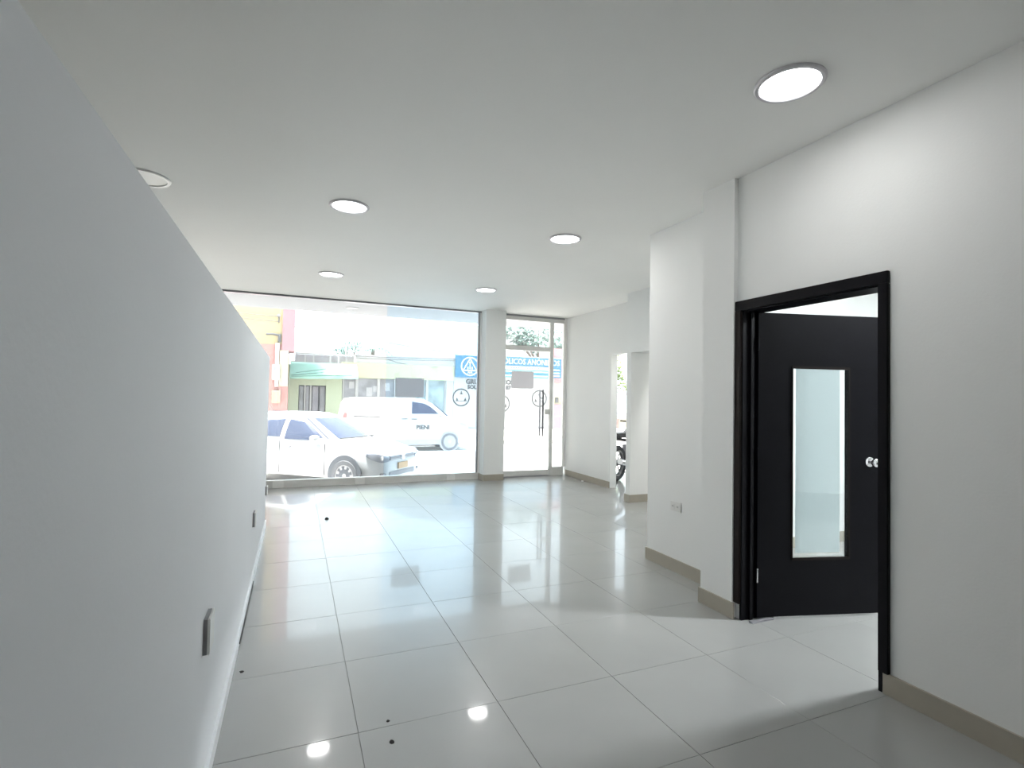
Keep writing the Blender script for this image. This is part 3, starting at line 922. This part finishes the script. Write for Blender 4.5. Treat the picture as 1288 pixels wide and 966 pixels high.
def wheel(parent, x, y, z, r, w, side, spokes=9):
    """wheel whose axle is local Y; side = -1 shows its face towards -Y"""
    R = Matrix.Translation((x, y, z)) @ Matrix.Rotation(math.pi / 2 * (-side), 4, 'X')
    W = MB()
    W.lathe([(r * 0.66, -w / 2), (r * 0.93, -w / 2), (r, -w * 0.32), (r, w * 0.32), (r * 0.93, w / 2), (r * 0.68, w / 2), (r * 0.66, w * 0.42)], 32, R, cap=False)
    o = W.build('wheel', TYRE, parent, smooth=True)
    rm = MB()
    rm.lathe([(r * 0.68, w * 0.40), (r * 0.69, w * 0.46), (r * 0.61, w * 0.44), (r * 0.58, w * 0.2), (r * 0.60, -w * 0.4)], 32, R, cap=False)
    for k in range(spokes):
        a = 2 * math.pi * k / spokes
        A = R @ Matrix.Rotation(a, 4, 'Z')
        rm.add([(r * 0.1, -r * 0.05, w * 0.42), (r * 0.64, -r * 0.085, w * 0.44), (r * 0.64, r * 0.085, w * 0.44), (r * 0.1, r * 0.05, w * 0.42),
                (r * 0.1, -r * 0.05, w * 0.30), (r * 0.64, -r * 0.085, w * 0.30), (r * 0.64, r * 0.085, w * 0.30), (r * 0.1, r * 0.05, w * 0.30)],
               [(0, 1, 2, 3), (7, 6, 5, 4), (0, 4, 5, 1), (1, 5, 6, 2), (2, 6, 7, 3), (3, 7, 4, 0)], A)
    rm.lathe([(0, w * 0.46), (r * 0.13, w * 0.45), (r * 0.15, w * 0.36)], 16, R, cap=False)
    rm.build('rim', RIMM, o)
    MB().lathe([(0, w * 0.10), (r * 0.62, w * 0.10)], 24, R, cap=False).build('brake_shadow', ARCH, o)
    return o

# --- white hatchback; local x forward, y left, z up
car = thing('hatchback_car', 'white hatchback parked right outside the shop window', 'car', (0, 0, 0))
TH = math.radians(-42)
car.rotation_euler.z = TH
fwx, fwy = 1.22, -0.74          # front wheel nearest the shop, local
ca, sa = math.cos(TH), math.sin(TH)
tx, ty = 0.955, 10.34
car.location = (tx - (fwx * ca - fwy * sa), ty - (fwx * sa + fwy * ca), ZS)
st = [  # x, half width, z bottom, z shoulder, z centre
    (-1.88, 0.66, 0.40, 0.80, 0.84), (-1.80, 0.76, 0.30, 0.90, 0.95), (-1.5, 0.81, 0.22, 0.93, 0.96), (-0.9, 0.825, 0.20, 0.915, 0.93), (0.0, 0.83, 0.20, 0.895, 0.91),
    (0.75, 0.83, 0.20, 0.875, 0.93), (1.05, 0.825, 0.20, 0.865, 0.945), (1.35, 0.81, 0.20, 0.835, 0.915), (1.62, 0.775, 0.20, 0.78, 0.85), (1.80, 0.72, 0.20, 0.715, 0.775), (1.90, 0.65, 0.21, 0.67, 0.70), (1.945, 0.56, 0.24, 0.60, 0.62), (1.955, 0.48, 0.28, 0.54, 0.55)]
rings = []
for (x, w, zb, zs, zt) in st:
    zm = (zb + zs) / 2
    half = [(0.0, zb), (w * 0.55, zb), (w * 0.90, zb + 0.02), (w * 0.985, zb + 0.10), (w * 1.0, zm), (w * 0.99, zs - 0.10), (w * 0.965, zs - 0.025), (w * 0.90, zs), (w * 0.6, zs + (zt - zs) * 0.75), (0.0, zt)]
    ring = [Vector((x, y, z)) for y, z in half] + [Vector((x, -y, z)) for y, z in half[-2:0:-1]]
    rings.append(ring)
MB().rings(rings).build('body', CARWHITE, car, smooth=True)
# cabin: rounded-rectangle rings
def cab_ring(z, x0, x1, w, n=28, e=4.5):
    cx, hx = (x0 + x1) / 2, (x1 - x0) / 2
    out = []
    for k in range(n):
        a = 2 * math.pi * k / n
        c, s = math.cos(a), math.sin(a)
        out.append(Vector((cx + hx * math.copysign(abs(c) ** (2 / e), c), w * math.copysign(abs(s) ** (2 / e), s), z)))
    return out
CB = [(0.86, -1.82, 1.02, 0.80), (1.05, -1.76, 0.70, 0.745), (1.25, -1.66, 0.34, 0.665), (1.37, -1.52, 0.10, 0.60), (1.425, -1.30, -0.10, 0.52), (1.445, -1.0, -0.30, 0.34)]
MB().rings([cab_ring(*q) for q in CB]).build('roof_shell', CARWHITE, car, smooth=True)
def cab_at(z):
    for (a, b_) in zip(CB, CB[1:]):
        if a[0] <= z <= b_[0]:
            u = (z - a[0]) / (b_[0] - a[0])
            return [a[i] + (b_[i] - a[i]) * u for i in range(4)]
def side_pane(name, outline, parent, sgn, off=0.010):
    # grid between the outline's left and right edge at each height, laid on the cabin side
    def span(z):
        xs = []
        for (xa, za), (xb, zb_) in zip(outline, outline[1:] + outline[:1]):
            if min(za, zb_) <= z <= max(za, zb_):
                if abs(zb_ - za) < 1e-6:
                    xs += [xa, xb]
                else:
                    xs.append(xa + (xb - xa) * (z - za) / (zb_ - za))
        return min(xs), max(xs)
    lo, hi = max(z for _, z in outline[:2]), max(z for _, z in outline)
    nr, nc = 9, 9
    outer, inner = [], []
    for i in range(nr):
        z = lo + (hi - lo) * i / (nr - 1)
        z = min(z, hi - 1e-4)
        xa, xb = span(z)
        q = cab_at(z)
        cx, hx = (q[1] + q[2]) / 2, (q[2] - q[1]) / 2
        for k in range(nc):
            x = xa + (xb - xa) * k / (nc - 1)
            t_ = min(0.999, abs((x - cx) / hx))
            w = q[3] * (1 - t_ ** 4.5) ** (1 / 4.5)
            outer.append((x, sgn * (w + off), z))
            inner.append((x, sgn * (w - 0.01), z))
    n = nr * nc
    f = []
    for i in range(nr - 1):
        for k in range(nc - 1):
            a = i * nc + k
            f += [(a, a + 1, a + nc + 1, a + nc), (a + n, a + nc + n, a + nc + 1 + n, a + 1 + n)]
    rim = [k for k in range(nc)] + [i * nc + nc - 1 for i in range(1, nr)] + [n - 1 - k for k in range(1, nc)] + [i * nc for i in range(nr - 2, 0, -1)]
    f += [(rim[k], rim[k - 1], rim[k - 1] + n, rim[k] + n) for k in range(len(rim))]
    return MB().add(outer + inner, f).build(name, CARGLASS, parent)
for sgn in (-1, 1):
    side_pane('side_window', [(-0.28, 0.93), (0.30, 0.93), (0.66, 0.935), (0.40, 1.10), (0.20, 1.22), (0.05, 1.28), (-0.1, 1.31), (-0.26, 1.32)], car, sgn)
    side_pane('side_window', [(-1.32, 0.97), (-0.9, 0.945), (-0.40, 0.935), (-0.38, 1.32), (-0.8, 1.30), (-1.1, 1.25), (-1.25, 1.15)], car, sgn)
ws = MB()
rows = []
for z in (0.955, 1.05, 1.15, 1.25, 1.345):
    q = cab_at(z)
    cx, hx = (q[1] + q[2]) / 2, (q[2] - q[1]) / 2
    row = []
    for yy in (-0.86, -0.6, -0.3, 0, 0.3, 0.6, 0.86):
        t_ = abs(yy)
        row.append(Vector((cx + hx * (1 - t_ ** 4.5) ** (1 / 4.5) + 0.015, yy * q[3], z)))
    rows.append(row)
v = [tuple(p) for r_ in rows for p in r_]
f = [(i * 7 + k, i * 7 + k + 1, i * 7 + k + 8, i * 7 + k + 7) for i in range(4) for k in range(6)]
ws.add(v, f).build('windshield', CARGLASS, car, smooth=True)
MB().tube([(0.86, -0.5, 0.962), (0.93, 0.0, 0.965), (0.86, 0.6, 0.965)], 0.014, 6).build('wiper', DARKMETAL, car)
MB().tube([(-1.15, -0.15, 1.43), (-1.35, -0.15, 1.66)], 0.008, 6).build('antenna', DARKMETAL, car)
for sgn in (-1, 1):
    for x in (-1.25, 1.22):
        R = Matrix.Translation((x, sgn * 0.835, 0.31)) @ Matrix.Rotation(math.pi / 2, 4, 'X')
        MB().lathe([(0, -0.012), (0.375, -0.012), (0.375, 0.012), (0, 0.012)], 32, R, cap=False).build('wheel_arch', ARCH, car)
        wheel(car, x, sgn * 0.765, 0.30, 0.30, 0.19, sgn)
    m = MB().lathe([(0, -0.10), (0.05, -0.09), (0.075, -0.03), (0.075, 0.03), (0.05, 0.09), (0, 0.10)], 14, Matrix.Translation((0.56, sgn * 0.90, 0.985)) @ Matrix.Rotation(math.pi / 2, 4, 'X') @ Matrix.Scale(0.75, 4, (0, 1, 0)), cap=False)
    m.build('mirror', CARWHITE, car, smooth=True)
    MB().box(-0.26, -0.06, sgn * 0.83 - 0.018, sgn * 0.83 + 0.018, 0.775, 0.805).build('door_handle', GREYMETAL, car, bevel=0.006)
    MB().box(-0.355, -0.347, sgn * 0.822 - 0.014, sgn * 0.822 + 0.014, 0.27, 0.91).box(0.735, 0.743, sgn * 0.822 - 0.014, sgn * 0.822 + 0.014, 0.27, 0.885).build('door_seam', SEAM, car)
    # headlamp: wraps the corner
    hl = MB()
    hpts = [(1.66, 0.785, 0.725, 0.050), (1.75, 0.750, 0.705, 0.085), (1.84, 0.705, 0.690, 0.105), (1.905, 0.645, 0.665, 0.105), (1.940, 0.56, 0.645, 0.085), (1.962, 0.47, 0.632, 0.060)]
    rg = []
    for (x, y, z, h) in hpts:
        rg.append([Vector((x, sgn * (y + 0.012), z - h)), Vector((x + 0.012, sgn * (y + 0.016), z)), Vector((x, sgn * (y + 0.0), z + h * 0.4)), Vector((x - 0.06, sgn * (y - 0.04), z))])
    hlo = hl.rings(rg).build('headlamp', LAMPG, car, smooth=True)
    MB().lathe([(0, 0.02), (0.035, 0.015), (0.045, 0)], 12, Matrix.Translation((1.915, sgn * 0.66, 0.645)) @ Matrix.Rotation(math.pi / 2, 4, 'Y') , cap=False).build('bulb', RIMM, hlo)
    MB().box(1.88, 1.945, sgn * 0.60 - 0.07, sgn * 0.60 + 0.07, 0.30, 0.365).build('fog_lamp', GRILLE, car, bevel=0.01)
MB().box(1.90, 1.968, -0.45, 0.45, 0.585, 0.665).build('grille', GRILLE, car, bevel=0.01)
MB().box(1.95, 1.975, -0.44, 0.44, 0.600, 0.606).build('grille_bar', RIMM, car)
MB().box(1.90, 1.966, -0.47, 0.47, 0.265, 0.385).build('lower_intake', GRILLE, car, bevel=0.015)
MB().box(1.93, 1.985, -0.17, 0.17, 0.40, 0.52).build('number_plate', PLATE, car)
bdg = MB().lathe([(0, 0.0), (0.062, 0.0), (0.062, 0.02), (0.050, 0.024), (0.050, 0.014), (0, 0.014)], 24, Matrix.Translation((1.965, 0, 0.635)) @ Matrix.Rotation(math.pi / 2, 4, 'Y'), cap=False)
bo = bdg.build('badge', CHROME, car)

# --- white panel van
van = thing('panel_van', 'white panel van parked across the street behind the hatchback', 'van', (3.4, 17.0, ZS))
prof = [(-2.12, 0.36), (-2.14, 0.60), (-2.08, 1.00), (-1.98, 1.55), (-1.88, 1.70), (-1.6, 1.755), (0.2, 1.76), (0.55, 1.72), (0.85, 1.58), (1.10, 1.38), (1.36, 1.15), (1.75, 1.03), (2.00, 0.92), (2.11, 0.78), (2.14, 0.50), (2.10, 0.30), (-2.0, 0.30)]
def van_ring(y, kx, kz, zc=0.9):
    return [Vector((x * kx, y, zc + (z - zc) * kz)) for x, z in prof]
MB().rings([van_ring(0.0, 0.975, 0.93), van_ring(0.05, 0.993, 0.975), van_ring(0.14, 1, 1), van_ring(1.50, 1, 1), van_ring(1.59, 0.993, 0.975), van_ring(1.64, 0.975, 0.93)]).build('body', VANWHITE, van, smooth=True)
def van_side(name, pts, m, proud=0.012, deep=0.06, label=None):
    return tag(MB().prism(pts, (-proud, deep)).build(name, m, van), label)
van_side('door_window', [(0.14, 1.24), (1.04, 1.24), (0.78, 1.46), (0.55, 1.58), (0.14, 1.64)], CARGLASS)
van_side('door_seam', [(0.02, 0.35), (0.035, 0.35), (0.035, 1.68), (0.02, 1.68)], SEAM, 0.004)
van_side('door_seam', [(-0.86, 0.35), (-0.845, 0.35), (-0.845, 1.70), (-0.86, 1.70)], SEAM, 0.004)
van_side('door_rail', [(-1.70, 1.135), (-0.88, 1.125), (-0.88, 1.15), (-1.70, 1.165)], DARKMETAL)
van_side('door_handle', [(-0.20, 1.06), (0.00, 1.06), (0.00, 1.085), (-0.20, 1.085)], DARKMETAL, 0.03)
van_side('door_handle', [(0.12, 1.055), (0.32, 1.055), (0.32, 1.08), (0.12, 1.08)], DARKMETAL, 0.03)
van_side('sill_cladding', [(-1.0, 0.22), (1.12, 0.22), (1.10, 0.40), (-1.0, 0.40)], GREYMETAL, 0.015)
van_side('bumper_cladding', [(1.72, 0.28), (2.12, 0.28), (2.13, 0.42), (1.75, 0.42)], VANWHITE, 0.018)
van_side('tail_lamp', [(-2.03, 1.11), (-1.90, 1.11), (-1.90, 1.27), (-1.99, 1.27)], TAILR)
van_side('side_recess', [(-1.80, 1.60), (-1.0, 1.60), (-1.0, 1.615), (-1.80, 1.615)], SEAM, 0.003)
van_side('headlamp', [(1.78, 0.86), (2.05, 0.82), (1.98, 0.92), (1.80, 0.98)], LAMPG, 0.014)
wsv = MB().add([(0.90, 0.14, 1.56), (1.36, 0.08, 1.17), (1.36, 1.56, 1.17), (0.90, 1.50, 1.56)], [(0, 1, 2, 3)])
wsv2 = MB().add([(0.90 + 0.03, 0.14, 1.56), (1.36 + 0.03, 0.10, 1.18), (1.36 + 0.03, 1.54, 1.18), (0.90 + 0.03, 1.50, 1.56), (0.87, 0.14, 1.52), (1.33, 0.10, 1.14), (1.33, 1.54, 1.14), (0.87, 1.50, 1.52)],
                [(0, 1, 2, 3), (7, 6, 5, 4), (0, 4, 5, 1), (1, 5, 6, 2), (2, 6, 7, 3), (3, 7, 4, 0)])
wsv2.build('windshield', CARGLASS, van)
MB().lathe([(0, -0.07), (0.05, -0.06), (0.09, 0), (0.05, 0.06), (0, 0.07)], 12, Matrix.Translation((1.12, -0.10, 1.20)), cap=False).build('mirror', GREYMETAL, van, smooth=True)
for x in (-1.30, 1.44):
    R = Matrix.Translation((x, 0.02, 0.32)) @ Matrix.Rotation(math.pi / 2, 4, 'X')
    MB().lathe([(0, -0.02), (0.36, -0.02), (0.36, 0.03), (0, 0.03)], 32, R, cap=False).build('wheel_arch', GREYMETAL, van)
    wheel(van, x, 0.08, 0.31, 0.31, 0.20, -1, 7)
    wheel(van, x, 1.56, 0.31, 0.31, 0.20, 1, 7)
text('door_lettering', 'PIENI', 0.20, BLACKINK, van, (0.52, -0.006, 0.79), FRONT, bold=0.008)

# --- motorcycle on the porch behind the side opening
moto = thing('motorcycle', 'dark motorcycle standing beyond the narrow side opening', 'motorcycle', (5.62, 7.80, 0.0), math.radians(30))
for x in (-0.62, 0.62):
    R = Matrix.Translation((x, 0, 0.30)) @ Matrix.Rotation(math.pi / 2, 4, 'X')
    o = MB().lathe([(0.22, -0.04), (0.27, -0.05), (0.30, -0.02), (0.30, 0.02), (0.27, 0.05), (0.22, 0.04)], 32, R, cap=False).build('wheel', TYRE, moto, smooth=True)
    sp = MB().lathe([(0.20, -0.025), (0.225, -0.03), (0.225, 0.03), (0.20, 0.025)], 32, R, cap=False)
    for k in range(6):
        a = k * math.pi / 3
        sp.tube([(x + 0.03 * math.cos(a), 0, 0.30 + 0.03 * math.sin(a)), (x + 0.21 * math.cos(a), 0, 0.30 + 0.21 * math.sin(a))], 0.014, 6)
    sp.tube([(x, -0.07, 0.30), (x, 0.07, 0.30)], 0.04, 10)
    sp.build('rim', RIMM, o)
MB().tube([(-0.62, 0.06, 0.30), (-0.2, 0.05, 0.36), (0.1, 0.04, 0.32), (0.38, 0.0, 0.80)], 0.025, 8).tube([(-0.62, -0.06, 0.30), (-0.2, -0.05, 0.36), (0.1, -0.04, 0.32), (0.38, 0.0, 0.80)], 0.025, 8).tube([(-0.72, 0, 0.72), (-0.2, 0, 0.66), (0.38, 0, 0.80)], 0.025, 8).build('frame', DARKMETAL, moto, smooth=True)
MB().tube([(0.62, 0.07, 0.30), (0.40, 0.07, 0.92)], 0.022, 8).tube([(0.62, -0.07, 0.30), (0.40, -0.07, 0.92)], 0.022, 8).build('fork', CHROME, moto, smooth=True)
MB().lathe([(0, -0.30), (0.10, -0.28), (0.145, -0.10), (0.14, 0.10), (0.08, 0.24), (0, 0.26)], 16, Matrix.Translation((0.10, 0, 0.78)) @ Matrix.Rotation(math.pi / 2, 4, 'Y'), cap=False).build('fuel_tank', mat('white_tank_paint', (0.5, 0.5, 0.52), 0.2), moto, smooth=True)
MB().box(-0.80, -0.12, -0.12, 0.12, 0.73, 0.81).build('seat', DARKMETAL, moto, bevel=0.03)
MB().box(-0.16, 0.18, -0.12, 0.12, 0.30, 0.58).lathe([(0.09, 0), (0.10, 0.04), (0.10, 0.20), (0.08, 0.24)], 14, Matrix.Translation((0.12, 0, 0.42)) @ Matrix.Rotation(math.pi / 3, 4, 'Y')).build('engine', GREYMETAL, moto, bevel=0.0)
MB().tube([(0.1, -0.10, 0.35), (0.0, -0.15, 0.22), (-0.4, -0.16, 0.26), (-0.85, -0.17, 0.36)], [0.025, 0.03, 0.045, 0.05], 10).build('exhaust', CHROME, moto, smooth=True)
MB().tube([(0.28, -0.38, 0.98), (0.36, -0.15, 0.97), (0.38, 0, 0.94), (0.36, 0.15, 0.97), (0.28, 0.38, 0.98)], 0.016, 8).build('handlebar', DARKMETAL, moto, smooth=True)
MB().lathe([(0, -0.08), (0.07, -0.06), (0.10, 0.02), (0.09, 0.03), (0, 0.035)], 16, Matrix.Translation((0.50, 0, 0.86)) @ Matrix.Rotation(math.pi / 2, 4, 'Y'), cap=False).build('headlight', LAMPG, moto, smooth=True)
mg = MB()
for k in range(9):
    a0, a1 = math.radians(30 + k * 12), math.radians(30 + (k + 1) * 12)
    p = [(0.62 + rr * math.cos(a), yy, 0.30 + rr * math.sin(a)) for a in (a0, a1) for rr in (0.335, 0.345) for yy in (-0.07, 0.07)]
    mg.add(p, [(0, 1, 5, 4), (2, 6, 7, 3), (0, 2, 3, 1), (4, 5, 7, 6), (0, 4, 6, 2), (1, 3, 7, 5)])
mg.build('mudguard', DARKMETAL, moto)
